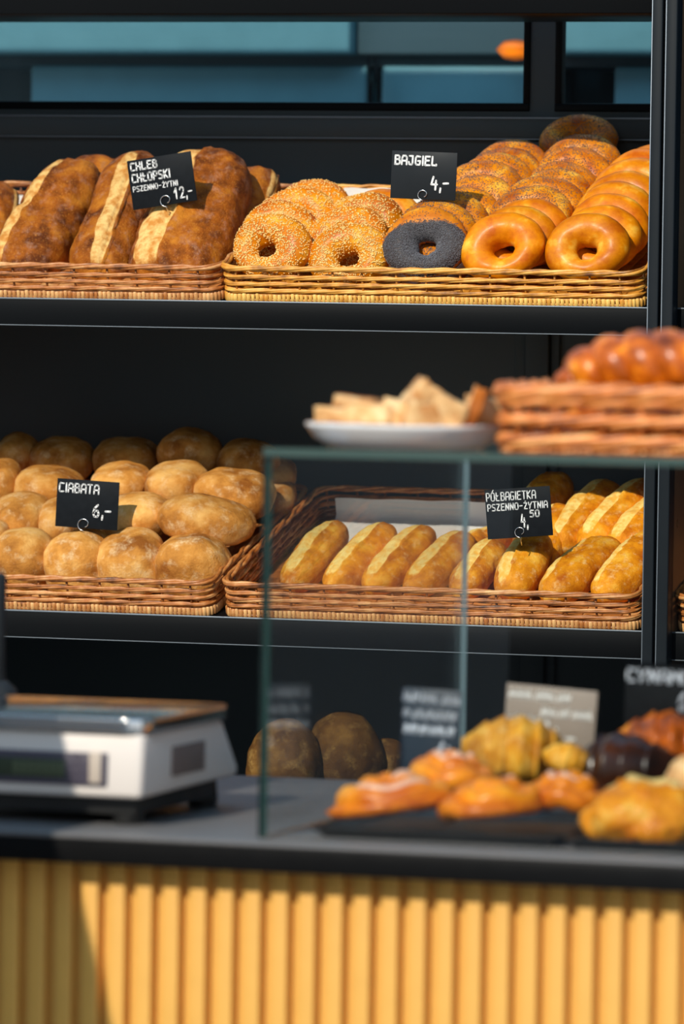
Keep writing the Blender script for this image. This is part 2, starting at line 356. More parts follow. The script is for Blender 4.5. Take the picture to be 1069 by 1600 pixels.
# ------------------------------------------------------------------ shelving
sh = thing('bread_shelving', 'tall black metal shelving holding the rows of wicker bread baskets', 'shelving', Vector((0, .25, 0)))
def part(mb, name, mat, p=None, off=Vector((0, .25, 0))):
    mb.v = [(x - off.x, y - off.y, z - off.z) for x, y, z in mb.v]; return mb.build(name, mat, p or sh)
def shelf(z, x0, x1, h=.041):
    m = MB().box(x0, x1, 0, .018, z - h, z, .0018)
    m.hull([(x, y, zz) for x in (x0, x1) for y, zz in ((.018, z - .004), (.018, z - .02), (.53, z - .004 + SL * .51), (.53, z - .02 + SL * .51))])
    o = part(m, 'shelf', black)
    part(MB().box(x0, x1, -.0012, .003, z - .0022, z + .0004, .0006), 'highlight_strip', strip_m)  # strip added for the sky highlight on the shelf's top edge
    part(MB().box(x0, x1, -.0008, .003, z - h - .0003, z - h + .0009), 'highlight_strip', strip_m)  # strip added for the warm reflection along the lower edge
    return o
for z in (Z1, Z2): shelf(z, XL, XP0 + .004); shelf(z, XP1 - .004, XR)
m = MB().box(XL, XR, .0, .52, ZB - .04, ZB, .002); part(m, 'shelf', black)
hz = at(400, 22, .15).z
part(MB().box(XL, XP0 + .004, .15, .40, hz, hz + .16, .002), 'header_beam', black)
part(MB().box(XP1 - .004, XR, .15, .40, hz, hz + .16, .002), 'header_beam', black)
wm = (XP1 - XP0)
for a, b in ((0, .40), (.53, .96)):
    part(MB().box(XP0 + a * wm, XP0 + b * wm, -.03, .0, .0, 2.35, .0016), 'upright', upr_m)
for a in (0, .53): part(MB().box(XP0 + a * wm - .0006, XP0 + a * wm + .0012, -.0305, -.027, .0, 2.35, .0004), 'highlight_strip', strip_m)  # strips added as pale highlights down the upright edges
part(MB().box(XP0 + .03 * wm, XP0 + .85 * wm, -.012, .0, .0, 2.34), 'upright_web', rubber_m)
part(MB().box(XP0 + .3 * wm, XP0 + .9 * wm, .0, .53, .0, 2.34, .001), 'divider_panel', plain('bread_reflection_brown', (.10, .056, .03), .3, 0, .5))  # brown base colour stands in for bread reflected in the panel
part(MB().box(XL - .02, XL, .0, .53, .0, 2.34, .001), 'side_panel', black2)

# ------------------------------------------------------------------ baskets
def basket_parts(root, W, D, H, mat, seed, rod=.0023, stake=.050, band=.0145):
    rnd = random.Random(seed); cr = .022
    segs = []
    def loop(off=0.0):
        w, d = W / 2 - cr, D / 2 - cr; pts = []; r = cr + off
        for cx, cy, a0 in ((w, d, 0), (-w, d, 90), (-w, -d, 180), (w, -d, 270)):
            for k in range(7):
                a = math.radians(a0 + 15 * k); pts.append((cx + r * math.cos(a), cy + D / 2 + r * math.sin(a), math.cos(a), math.sin(a)))
        return pts
    base = loop()
    # dense sampling along the loop
    P = []; n = len(base)
    for i in range(n):
        a, b = base[i], base[(i + 1) % n]; l = math.hypot(b[0] - a[0], b[1] - a[1]); k = max(1, int(l / .0075))
        for j in range(k):
            t = j / k; P.append([a[q] + (b[q] - a[q]) * t for q in range(4)] + [0])
    s = 0
    for i in range(len(P)):
        P[i][4] = s; q = P[(i + 1) % len(P)]; s += math.hypot(q[0] - P[i][0], q[1] - P[i][1])
    ns = 3 * round(s / stake / 3); per = s / ns * 3
    def strand(mb, z0, ph, amp, slant, r, flare=0.0):
        vs_ = []
        for x, y, nx, ny, ss in P:
            t = ((ss / per) + ph) % 1.0
            if t < .68: u = t / .68; out = amp * math.sin(PI * u) ** .45; z = z0 + slant * (u - .5)
            else: u = (t - .68) / .32; out = -amp * .9 * math.sin(PI * u) ** .6; z = z0 + slant * (.5 - u)
            z += .0009 * nz3((x * 9, y * 9, z0 * 400 + ph * 10))
            o = out + flare * z
            vs_.append((x + nx * o, y + ny * o, z))
        k = 7; bmv = MB().tube(vs_, r, k, True)
        # tone changes with each separate rod length
        tn = []
        for (x, y, nx, ny, ss) in P:
            c = int((ss / per + ph)); tn += [.5 + .48 * noise.noise((c * 1.7, ph * 31, z0 * 700 + seed))] * k
        mb.add(bmv.v, bmv.f, True, 0, tn)
    mb = MB(); z = band + rod; rows = 0
    while z < H - rod * 4.2:
        for q in range(3): strand(mb, z + rod * .9, q / 3 + rows * .17, rod * .95, rod * 1.9, rod)
        z += rod * 4.5; rows += 1
    wall = mb
    mb = MB()
    for q in range(3): strand(mb, H - rod * 1.6, q / 3 + .4, rod * 1.3, rod * 2.4, rod * 1.25, .03)
    mb.build('rim', mat, root)
    mb = MB(); L_ = 0
    st = .0068
    k = 0
    while k * st < s:
        ss = k * st; i = min(range(0, len(P)), key=lambda i: abs(P[i][4] - ss)) if False else int(ss / s * len(P)) % len(P)
        x, y, nx, ny, _ = P[i]; f = (ss / s * len(P)) - int(ss / s * len(P)); q = P[(i + 1) % len(P)]
        x += (q[0] - x) * f; y += (q[1] - y) * f
        tx, ty = -ny, nx; r = .0031 * (1 + .12 * rnd.uniform(-1, 1)); hb = band * (1 + .06 * rnd.uniform(-1, 1)); vs_ = []
        for zz, rr in ((.0006, .65), (.002, 1), (hb - .002, 1), (hb, .6)):
            for a in (-80, -40, 0, 40, 80):
                c = math.radians(a); vs_.append((x + tx * r * rr * math.sin(c) + nx * (.002 + r * rr * math.cos(c)), y + ty * r * rr * math.sin(c) + ny * (.002 + r * rr * math.cos(c)), zz))
        fs = [(a * 5 + b, a * 5 + b + 1, a * 5 + b + 6, a * 5 + b + 5) for a in range(3) for b in range(4)]
        mb.add(vs_, fs, True, 0, .65 + .5 * rnd.random()); k += 1
    mb.tube([(x, y, .004) for x, y, *_ in P], .0036, 6, True, 0, .3); mb.tube([(x, y, band - .003) for x, y, *_ in P], .003, 6, True, 0, .3)
    mb.build('base_band', mat, root)
    mb = wall; i = 0; step = s / ns
    for k in range(ns):
        i = int(((k + .5) * step) / s * len(P)) % len(P); x, y, nx, ny, _ = P[i]
        mb.tube([(x, y, .002), (x, y, H * .5), (x + nx * .001, y + ny * .001, H - rod)], rod * .8, 6, False, 0, .3)
    mb.build('woven_wall', mat, root)
    mb = MB(); nx_ = max(4, int(W / .03)); 
    for k in range(nx_):
        x0 = -W / 2 + .006 + (W - .012) * k / nx_; x1 = x0 + (W - .012) / nx_ * .96
        mb.box(x0, x1, .006, D - .006, .003, .0075, .0015, tone=.3 + .4 * rnd.random())
    mb.build('floor', mat, root)
BD = .47
tau = math.atan(SL)
def tilted(x, z, y=.022):
    return Matrix.Translation((x, y, z - .004 + SL * (y - .018) + .0008)) @ Matrix.Rotation(tau, 4, 'X')
H_B = .057
def basket(pxl, pxr, z, py, mat, label, seed):
    xl, xr_ = at(pxl, py, .025).x, at(pxr, py, .025).x
    r = thing('wicker_basket', label, 'basket', tilted((xl + xr_) / 2, z), 'wicker baskets on the shelves')
    basket_parts(r, xr_ - xl, BD, H_B, mat, seed); return (xl + xr_) / 2, xr_ - xl
WB = at(1004, 440, .025).x - at(352, 440, .025).x
bx_b = basket(352, 1004, Z1, 440, wick_y, 'honey wicker basket on the upper shelf holding the bagels', 2)
xr_l = at(344, 440, .025).x
def basket_x(xl, xr_, z, mat, label, seed):
    r = thing('wicker_basket', label, 'basket', tilted((xl + xr_) / 2, z), 'wicker baskets on the shelves')
    basket_parts(r, xr_ - xl, BD, H_B, mat, seed)
basket_x(xr_l - WB, xr_l, Z1, wick_b, 'brown wicker basket on the upper shelf holding the big slashed loaves', 1)
xr_c = at(332, 930, .025).x
basket_x(xr_c - WB, xr_c, Z2, wick_b, 'brown wicker basket on the lower shelf holding the ciabatta', 3)
basket(354, 998, Z2, 930, wick_b, 'brown wicker basket on the lower shelf holding the half baguettes', 4)
xl_r = at(1062, 930, .025).x
basket_x(xl_r, xl_r + .645, Z2, wick_b, 'wicker basket cut off by the frame right of the upright', 5)
def floor_z(z, Y): return z + SL * (Y - .018) + .006

def paper(x0, x1, z, label, y0=.25, upst=.034):
    m = MB(); n = 24; prof = []
    for i in range(9): prof.append((y0 + (BD - .02 - y0) * i / 8, .0095))
    for i in range(1, 6):
        a = i / 5 * PI / 2; prof.append((BD - .02 + .008 * math.sin(a), .0095 + .008 * (1 - math.cos(a))))
    for i in range(1, 5): prof.append((BD - .012, .0175 + (upst - .01) * i / 4))
    vs_ = []; fs = []; k = len(prof)
    for side in (0, 1):
        for i in range(n + 1):
            for y, zz in prof: vs_.append((x0 + (x1 - x0) * i / n, y - .0006 * side, zz + .0007 * side + .0008 * math.sin(i * .8)))
    q = (n + 1) * k
    for i in range(n):
        for j in range(k - 1):
            a = i * k + j; fs.append((a, a + k, a + k + 1, a + 1)); fs.append((q + a, q + a + 1, q + a + k + 1, q + a + k))
    m.add(vs_, fs)
    return tag(m.build('paper_liner', paper_m, None, tilted(0, z)), label, 'paper sheet')
paper(at(520, 810, .44).x, at(775, 810, .44).x, Z2, 'white paper sheet lining the back of the half baguette basket')
paper(at(535, 300, .44).x, at(680, 300, .44).x, Z1, 'white paper sheet lining the back of the bagel basket', .30, .048)
paper(at(-60, 300, .44).x, at(36, 310, .44).x, Z1, 'white paper sheet showing behind the big loaves at the left edge', .30, .032)

# ------------------------------------------------------------------ bagels
def bagel_fn(seed, R=.0385, r=.0248):
    rr = random.Random(seed); p1, p2, p3 = rr.random() * 6, rr.random() * 6, rr.random() * 9
    def f(u, v):
        R_ = R * (1 + .03 * math.sin(2 * u + p1)); r_ = r * (.97 + .20 * math.sin(u + .3 * math.sin(p2)) + .03 * math.sin(3 * u + p1))
        c, s = math.cos(v), math.sin(v)
        d = .0016 * nz3((math.cos(u) * 2.2 + p3, math.sin(u) * 2.2, v * .8)) + .0006 * nz3((math.cos(u) * 9 + p3, math.sin(u) * 9, v * 3))
        q = R_ + (r_ + d) * c
        return Vector((q * math.cos(u) * 1.02, q * math.sin(u) * .95 - .002, (r_ + d) * s * (.93 if s > 0 else .80)))
    return f
def bagel_mesh(seed, mat, name='dough', mk=lambda u, v: 0.0):
    f = bagel_fn(seed); nu, nv = 56, 26; m = MB()
    vs_ = [f(2 * PI * i / nu, 2 * PI * j / nv) for i in range(nu) for j in range(nv)]
    fs = [(i * nv + j, ((i + 1) % nu) * nv + j, ((i + 1) % nu) * nv + (j + 1) % nv, i * nv + (j + 1) % nv) for i in range(nu) for j in range(nv)]
    return m.add(vs_, fs, True, 0, None, [mk(2 * PI * i / nu, 2 * PI * j / nv) for i in range(nu) for j in range(nv)]).mesh(name, mat)
def seeds_mesh(seed, mat, n, size, name, dens):
    f = bagel_fn(seed); rr = random.Random(seed + 50); m = MB(); k = 0; tries = 0
    while k < n and tries < n * 12:
        tries += 1; u, v = rr.uniform(0, 2 * PI), rr.uniform(0, 2 * PI)
        if rr.random() > dens(u, v): continue
        p = f(u, v); e = 1e-3; du = f(u + e, v) - p; dv = f(u, v + e) - p; nn = du.cross(dv).normalized()
        a = du.normalized(); b = nn.cross(a); th = rr.uniform(0, 2 * PI); a, b = a * math.cos(th) + b * math.sin(th), b * math.cos(th) - a * math.sin(th)
        nn = (nn + .5 * a * rr.uniform(-1, 1)).normalized(); l, w_, h = size[0] * rr.uniform(.8, 1.15), size[1], size[2]
        c = p + nn * h * .5
        m.add([c + a * l, c - a * l * .9, c + b * w_, c - b * w_, c + nn * h, c - nn * h], [(0, 2, 4), (2, 1, 4), (1, 3, 4), (3, 0, 4), (2, 0, 5), (1, 2, 5), (3, 1, 5), (0, 3, 5)]); k += 1
    return m.mesh(name, mat)
def dens_front(power, base):
    return lambda u, v: (max(0, math.sin(v)) ** power) + base
PROTO = {}
for k in range(3):
    PROTO['plain', k] = (bagel_mesh(10 + k, bagel_m), None)
    PROTO['sesame', k] = (bagel_mesh(20 + k, bagel_m), seeds_mesh(20 + k, seed_s, 1500, (.0020, .0012, .0008), 'sesame_seeds', lambda u, v: max(0, math.sin(v + .15)) ** 1.3 + .05))
    PROTO['poppy', k] = (bagel_mesh(30 + k, bagelp_m), seeds_mesh(30 + k, seed_p, 2600, (.00085, .0007, .0006), 'poppy_seeds', lambda u, v: min(1, max(0, 1.25 * math.sin(v + .12 * math.sin(9 * u)) - .12) ** 1.6 + .045)))
PROTO['dense', 0] = (bagel_mesh(30, bagelp_m), seeds_mesh(33, seed_p, 8500, (.0010, .0008, .0007), 'poppy_seeds', lambda u, v: max(.06, min(1, (v - .10 - 1.75 * max(0, math.sin(u)) ** .8) / .7 + .4)) if v < PI else .05))
PROTO['dense', 0] = (bagel_mesh(33, dense_m, 'dough', lambda u, v: max(0, min(1, (v - .10 - 1.75 * max(0, math.sin(u)) ** .8) / .7 + .4)) if v < PI else 0), PROTO['dense', 0][1])
PROTO['full', 0] = (bagel_mesh(41, bagelp_m), seeds_mesh(41, seed_p, 3600, (.0009, .0007, .0006), 'poppy_seeds', lambda u, v: max(.5, math.sin(v)) if math.sin(v) > -.75 else .02))
ORD = ['front', 'second', 'third', 'fourth', 'fifth', 'sixth', 'seventh', 'eighth', 'ninth', 'tenth', 'eleventh']
KIND = {'plain': 'plain golden', 'sesame': 'sesame seeded', 'poppy': 'poppy speckled', 'dense': 'poppy crusted', 'full': 'dark poppy coated'}
rb = random.Random(7)
cols = [
    ('leftmost bagel row', [(424, 333, 'sesame'), (440, 313, 'sesame'), (462, 292, 'sesame'), (490, 279, 'sesame')]),
    ('bagel row second from the left', [(547, 347, 'sesame'), (543, 321, 'sesame'), (568, 301, 'sesame'), (597, 294, 'plain')]),
    ('middle bagel row under the tag', [(667, 327, 'dense'), (680, 312, 'poppy'), (698, 301, 'poppy'), (716, 290, 'poppy'), (741, 271, 'poppy'), (755, 251, 'poppy'), (772, 238, 'poppy'), (786, 229, 'poppy'), (795, 216, 'poppy')]),
    ('bagel row second from the right', [(787, 333, 'plain'), (806, 322, 'plain'), (828, 311, 'plain'), (826, 289, 'poppy'), (846, 274, 'poppy'), (862, 264, 'poppy'), (876, 250, 'poppy'), (893, 229, 'poppy'), (907, 209, 'poppy')]),
    ('rightmost bagel row beside the upright', [(918, 334, 'plain'), (937, 322, 'plain'), (953, 302, 'plain'), (961, 284, 'plain'), (975, 268, 'plain'), (992, 246, 'plain'), (1008, 234, 'plain'), (1022, 226, 'plain')]),
]
def put_bagel(center, lean, kind, label, spin=None, yaw=0.0, scale=(1, 1, 1)):
    k = rb.randrange(3) if (kind, 1) in PROTO else 0
    dm, sm_ = PROTO[kind, k]
    a = lean; Mx = Matrix(((1, 0, 0), (0, math.sin(a), -math.cos(a)), (0, math.cos(a), math.sin(a))))
    spin = .15 if kind == 'dense' else spin
    M = Matrix.Translation(center) @ Matrix.Rotation(yaw, 4, 'Z') @ Mx.to_4x4() @ Matrix.Diagonal((*scale, 1)) @ Matrix.Rotation(rb.uniform(-.5, .5) if spin is None else spin, 4, 'Z')
    t = thing('bagel', label, 'bagel', M, 'bagels in the honey basket')
    link('dough', dm, t)
    if sm_: tag(link(sm_.name.split('.')[0], sm_, t), kind='stuff')
for rowname, lst in cols:
    n = len(lst); dy = min(.049, .40 / n)
    if n == 4: dy = .062
    for i, (tx, ty, kind) in enumerate(lst):
        Y = .058 + dy * i; ln = math.radians(27 + (i > 0) * rb.uniform(-3, 6))
        fl = floor_z(Z1, Y) + .0035
        c = at(tx, ty + 56, Y)
        put_bagel(c, ln, kind, '%s bagel, %s in the %s' % (KIND[kind], ORD[i] if i == 0 else ORD[i] + ' from the front', rowname), None, rb.uniform(-.1, .1), (rb.uniform(.98, 1.05), rb.uniform(.9, .95), 1))
put_bagel(at(903, 224, .475), math.radians(52), 'full', 'dark poppy coated bagel sticking up highest at the back of the heap', None, .1, (.95, .92, 1))

# ------------------------------------------------------------------ loaves
def sgp(x, p): return math.copysign(abs(x) ** p, x)
def loaf_mesh(L_, W, H, seed, mat, pw=2.6, q=2.0, sect=.9, flat=.45, lump=.003, lfreq=14, nt_=44, na=36, slashes=(), name='loaf', taper=0.0, bend=0.0):
    vs_, fs, mk = [], [], []
    for i in range(nt_ + 1):
        t = math.sin(PI / 2 * (-1 + 2 * i / nt_)) * .9995
        pr = max(1e-3, 1 - abs(t) ** pw) ** (1 / q) * (1 + taper * t)
        for j in range(na):
            a = 2 * PI * j / na
            y = W / 2 * pr * sgp(math.cos(a), sect); z = H / 2 * pr * sgp(math.sin(a), sect)
            if z < -flat * H / 2: z = -flat * H / 2 + (z + flat * H / 2) * .3
            p = Vector((L_ / 2 * t, y + bend * t * t, z)); rad = Vector((0.15 * t, y, z)); rad = rad.normalized() if rad.length > 1e-9 else Vector((t, 0, 0))
            d = lump * nz3(p * lfreq + Vector((seed * 3.1, seed, 0))) + lump * .35 * nz3(p * lfreq * 3.5 + Vector((seed, 0, 9)))
            mm = 0.0
            for (t0, t1, a0, a1, wa, dep, ear) in slashes:
                f = (t - t0) / (t1 - t0)
                if -.02 < f < 1.02:
                    tp = min(1, 5 * max(0, min(f, 1 - f))) ** .7
                    ac = math.radians(a0 + (a1 - a0) * f); x = (a - ac + PI) % (2 * PI) - PI; x = x / math.radians(wa)
                    x += .22 * nz3((t * 4, seed * 1.3, a0))
                    if abs(x) < 1.6:
                        m_ = max(0, min(1, (1.08 - abs(x)) / .25)) * tp; mm = max(mm, m_)
                        d += dep * tp * max(0, 1 - x * x) + ear * tp * math.exp(-((x - 1.08) / .17) ** 2) - ear * .5 * tp * math.exp(-((x - .75) / .2) ** 2)
            vs_.append(p + rad * d); mk.append(mm)
    for i in range(nt_):
        for j in range(na): fs.append((i * na + j, i * na + (j + 1) % na, (i + 1) * na + (j + 1) % na, (i + 1) * na + j))
    fs.append(tuple(range(na - 1, -1, -1))); fs.append(tuple(nt_ * na + j for j in range(na)))
    return MB().add(vs_, fs, True, 0, None, mk).mesh(name, mat)
def axis_frame(p1, p2, roll):
    x = (p2 - p1).normalized(); y = Vector((0, 0, 1)).cross(x).normalized(); z = x.cross(y)
    c, s = math.cos(roll), math.sin(roll)
    return frame(x, y * c + z * s, z * c - y * s, (p1 + p2) / 2)
def put_loaf(me, p1, p2, roll, name, label, cat, group):
    return tag(link(name, me, None, axis_frame(p1, p2, roll)), label, cat, group)
# big slashed loaves, reclining in the left upper basket; x = (front px, front y, back px, back y, half sizes)
big = [
    # p1 (px,py,Y)     p2 (px,py,Y)      W     H    slash angle(start,end) width  roll label
    ((18, 452, .10), (128, 268, .33), .118, .105, 64, 72, 16, 0, 'broad crusty loaf with a pale slash, leftmost of the big loaves'),
    ((146, 452, .09), (220, 256, .30), .104, .10, 100, 90, 12, 0, 'narrow crusty loaf with a golden slash left of the loaf under the price card'),
    ((262, 452, .09), (336, 258, .32), .150, .115, 64, 70, 21, 0, 'large dark crusted loaf standing behind the tilted price card'),
    ((352, 420, .26), (402, 276, .40), .095, .09, 160, 150, 10, 0, 'brown loaf half hidden behind the large dark loaf, beside the sesame bagels'),
    ((110, 420, .30), (160, 256, .42), .11, .10, 160, 150, 10, 0, 'loaf showing only its top behind the leftmost big loaf'),
    ((238, 420, .32), (282, 256, .44), .10, .09, 160, 150, 10, 0, 'pale loaf showing only its top edge above the tilted price card'),
    ((-32, 440, .20), (-6, 300, .34), .09, .09, 160, 150, 10, 0, 'dark loaf end cut off at the left edge of the picture'),
]
for i, (a, b, W, H, s0, s1, sw, roll, lab) in enumerate(big):
    p1, p2 = at(*a), at(*b); L_ = (p2 - p1).length * 1.02
    me = loaf_mesh(L_, W, H, 3 + i, chleb_m, pw=5 if i != 2 else 6.5, q=2.3, sect=.85, flat=.5, lump=.008, lfreq=19, nt_=84, na=96, slashes=[(-1.0, .96, s0, s1, sw, .004, .011)], name='country_loaf')
    put_loaf(me, p1, p2, roll, 'country_loaf', lab, 'bread loaf', 'big slashed country loaves')
# ciabatta: centre px, py, Y, width px, height px, depth m, tilt deg
cia = [
    (36, 880, .098, 100, 108, .12, -6, 'ciabatta in the front row at the left edge, browned blister at its foot'),
    (124, 884, .098, 112, 112, .12, -14, 'ciabatta in the front row right below the price card'),
    (208, 884, .098, 112, 108, .12, -14, 'ciabatta in the front row third from the left'),
    (300, 887, .098, 120, 108, .12, -10, 'ciabatta at the right end of the front row'),
    (-8, 860, .11, 50, 90, .11, 0, 'ciabatta mostly cut off at the left edge of the front row'),
    (33, 810, .175, 92, 70, .12, -4, 'ciabatta in the second row at the left edge'),
    (98, 816, .185, 72, 66, .11, 4, 'ciabatta hidden behind the price card in the second row'),
    (212, 810, .175, 112, 72, .11, -6, 'ciabatta in the second row just right of the price card'),
    (322, 812, .165, 146, 72, .11, 10, 'long scored ciabatta at the right end of the second row'),
    (4, 752, .265, 56, 60, .11, -6, 'ciabatta in the third row cut off at the left edge'),
    (78, 760, .265, 108, 62, .11, 6, 'ciabatta in the third row above the price card'),
    (188, 756, .265, 90, 58, .11, 4, 'ciabatta in the third row peeping above the price card corner'),
    (274, 756, .265, 98, 62, .11, -3, 'rounded ciabatta in the third row second from the right'),
    (367, 772, .26, 122, 76, .11, 12, 'ciabatta at the right end of the third row crossing the glass edge'),
    (26, 712, .375, 60, 62, .11, 8, 'ciabatta in the shaded top row at the left edge'),
    (98, 718, .375, 98, 64, .11, 6, 'ciabatta in the shaded top row second from the left'),
    (195, 716, .375, 102, 62, .11, -4, 'ciabatta in the shaded top row third from the left'),
    (297, 708, .375, 94, 72, .11, 6, 'tallest ciabatta in the shaded top row, fourth from the left'),
    (388, 724, .375, 92, 66, .11, 4, 'ciabatta at the right end of the shaded top row by the glass edge'),
    (430, 748, .40, 56, 60, .10, 12, 'ciabatta in shade behind the glass edge at the right of the pile'),
    (436, 780, .36, 56, 52, .10, 0, 'small ciabatta showing through the glass above the basket side'),
]
for i, (px, py, Y, wp, hp, dp, tilt, lab) in enumerate(cia):
    c = at(px, py, Y); s_ = 1 / (F_PX / ((c - CAM).dot(FW)))
    W, H = wp * s_ / .95, hp * s_
    me = loaf_mesh(W, dp, H, 40 + i, ciab_m, pw=2.5, q=2.1, sect=.78, flat=.62, lump=.007, lfreq=16, nt_=40, na=40, name='ciabatta_roll')
    M = Matrix.Translation(c) @ Matrix.Rotation(math.radians(10), 4, 'Z') @ Matrix.Rotation(math.radians(tilt), 4, 'Y') @ Matrix.Rotation(math.radians(14), 4, 'X')
    tag(link('ciabatta_roll', me, None, M), lab, 'bread roll', 'ciabatta rolls piled in the basket')
# half baguettes
bgs = [
    ((452, 917, .082), (531, 826, .25), .062, .058, 76, 16, 'leftmost half baguette in the front row'),
    ((518, 919, .082), (606, 828, .25), .062, .056, 76, 16, 'second half baguette from the left in the front row'),
    ((580, 921, .082), (668, 832, .25), .062, .056, 76, 16, 'third half baguette from the left in the front row'),
    ((644, 924, .082), (730, 842, .25), .064, .056, 76, 16, 'fourth half baguette from the left in the front row, dark tip'),
    ((718, 926, .082), (778, 856, .22), .060, .054, 78, 15, 'short half baguette left of the one holding the price card'),
    ((796, 930, .078), (842, 842, .20), .070, .060, 62, 13, 'half baguette the price card is pinned into'),
    ((858, 932, .078), (958, 852, .24), .074, .062, 58, 11, 'half baguette right of the price card one, pale slash on its left'),
    ((940, 934, .078), (1040, 840, .25), .074, .062, 58, 10, 'half baguette at the right end of the front row by the upright'),
    ((700, 872, .20), (792, 836, .36), .052, .046, 78, 12, 'half baguette lying behind the price card at its left corner'),
    ((846, 880, .22), (880, 798, .36), .056, .056, 60, 8, 'browned half baguette behind the lower right corner of the price card'),
    ((868, 862, .25), (956, 762, .44), .070, .064, 76, 14, 'half baguette in the back row nearest the price card'),
    ((918, 858, .24), (1016, 762, .44), .072, .064, 76, 14, 'broad half baguette in the back row left of the upright'),
    ((962, 862, .22), (1050, 782, .40), .070, .062, 76, 14, 'half baguette in the back row partly behind the upright'),
    ((820, 810, .36), (884, 752, .47), .062, .060, 60, 8, 'dark shaded half baguette at the very back behind the price card'),
    ((1058, 905, .10), (1112, 780, .36), .085, .075, 78, 12, 'half baguette in the basket beyond the upright'),
]
for i, (a, b, W, H, sa, sw, lab) in enumerate(bgs):
    p1, p2 = at(*a), at(*b); L_ = (p2 - p1).length * 1.03
    me = loaf_mesh(L_, W, H, 70 + i, bag_m, pw=3.6, q=2.0, sect=.92, flat=.6, lump=.005, lfreq=26, nt_=64, na=64, slashes=[(-.93, .93, sa + 6, sa - 4, sw * 1.5, .0030, .0055)], name='half_baguette')
    put_loaf(me, p1, p2, 0, 'half_baguette', lab, 'baguette', 'half baguettes')
# round loaves on the bottom shelf
for i, (px, pt, rw, hp, Y, lab) in enumerate([(446, 1128, 96, 128, .09, 'dark round loaf with a sunlit left rim on the bottom shelf'), (540, 1118, 104, 138, .16, 'dark round loaf on the bottom shelf behind the blurred navy price card'), (610, 1160, 66, 90, .2, 'small dark round loaf right of the two bigger ones on the bottom shelf')]):
    c = at(px, pt, Y); rad = rw / 1060 * .62; h = c.z - ZB
    me = loaf_mesh(rad * 2.1, rad * 2, h * 1.25, 95 + i, round_m, pw=2.1, q=2.0, sect=.95, flat=.55, lump=.006, lfreq=18, nt_=44, na=44, name='round_loaf')
    tag(link('round_loaf', me, None, Matrix.Translation((c.x, Y, ZB + h * .42)) @ Matrix.Rotation(.6 * i, 4, 'Z')), lab, 'bread loaf', 'dark round loaves on the bottom shelf')

# ------------------------------------------------------------------ price tags, hand lettered
G = {
 'A': [[(0, 0), (.02, .65), (.14, 1), (.46, 1), (.6, .8), (.58, 0)], [(.02, .42), (.58, .42)]],
 'B': [[(.05, 0), (.05, 1), (.42, 1), (.55, .85), (.5, .62), (.08, .52)], [(.4, .56), (.6, .4), (.58, .12), (.42, 0), (0, 0)]],
 'C': [[(.55, .95), (.12, 1), (.02, .8), (0, .15), (.12, 0), (.55, .04)]],
 'E': [[(.56, 1), (.05, 1), (.02, 0), (.56, 0)], [(.04, .52), (.46, .54)]],
 'G': [[(.55, .95), (.15, 1), (.02, .8), (0, .18), (.14, 0), (.5, .02), (.56, .45), (.3, .45)]],
 'H': [[(.02, 1), (0, 0)], [(.56, 1), (.54, 0)], [(0, .5), (.55, .52)]],
 'I': [[(.1, 1), (.08, 0)]],
 'J': [[(.1, 1), (.5, 1)], [(.48, 1), (.46, .15), (.34, 0), (.08, .04), (.02, .3)]],
 'K': [[(.04, 1), (.02, 0)], [(.55, 1), (.06, .5), (.55, 0)]],
 'L': [[(.05, 1), (.02, .02), (.52, 0), (.52, .12)]],
 'Ł': [[(.08, 1), (.05, .02), (.52, 0)], [(-.06, .4), (.34, .64)]],
 'M': [[(0, 0), (.05, 1), (.34, .4), (.62, 1), (.66, 0)]],
 'N': [[(0, 0), (.04, 1), (.5, 0), (.56, 1)]],
 'O': [[(.14, 1), (.02, .85), (0, .15), (.14, 0), (.44, 0), (.57, .15), (.57, .85), (.44, 1), (.14, 1)]],
 'Ó': [[(.14, 1), (.02, .85), (0, .15), (.14, 0), (.44, 0), (.57, .15), (.57, .85), (.44, 1), (.14, 1)], [(.24, 1.12), (.42, 1.34)]],
 'P': [[(.05, 0), (.05, 1), (.44, 1), (.57, .85), (.55, .55), (.42, .44), (.08, .44)]],
 'S': [[(.54, .96), (.14, 1), (.02, .8), (.1, .56), (.48, .46), (.56, .2), (.44, 0), (.02, .03)]],
 'T': [[(0, 1), (.58, 1)], [(.3, 1), (.28, 0)]],
 'Y': [[(.02, 1), (.06, .6), (.3, .5)], [(.58, 1), (.3, .5), (.18, 0)]],
 'Z': [[(.02, 1), (.54, .98), (.04, .04), (.56, 0)]],
 'Ż': [[(.02, .92), (.54, .9), (.04, .04), (.56, 0)], [(.24, 1.16), (.34, 1.16)]],
 '-': [[(.05, .5), (.5, .52)]],
 ',': [[(.16, .1), (.1, -.22)]],
 '0': [[(.16, 1), (.03, .8), (.02, .2), (.16, 0), (.4, 0), (.54, .2), (.54, .8), (.4, 1), (.16, 1)]],
 '1': [[(.05, .6), (.32, 1), (.3, 0)]],
 '2': [[(.02, .8), (.14, 1), (.42, 1), (.54, .8), (.46, .55), (.04, 0), (.58, .02)]],
 '4': [[(.2, 1), (.02, .4), (.56, .4)], [(.46, .7), (.42, -.02)]],
 '5': [[(.54, 1), (.1, 1), (.06, .6), (.4, .6), (.54, .4), (.5, .1), (.36, 0), (.04, .04)]],
 '6': [[(.44, 1), (.12, .7), (.02, .25), (.16, 0), (.42, 0), (.56, .22), (.44, .5), (.2, .5), (.04, .3)]],
 ' ': [],
}
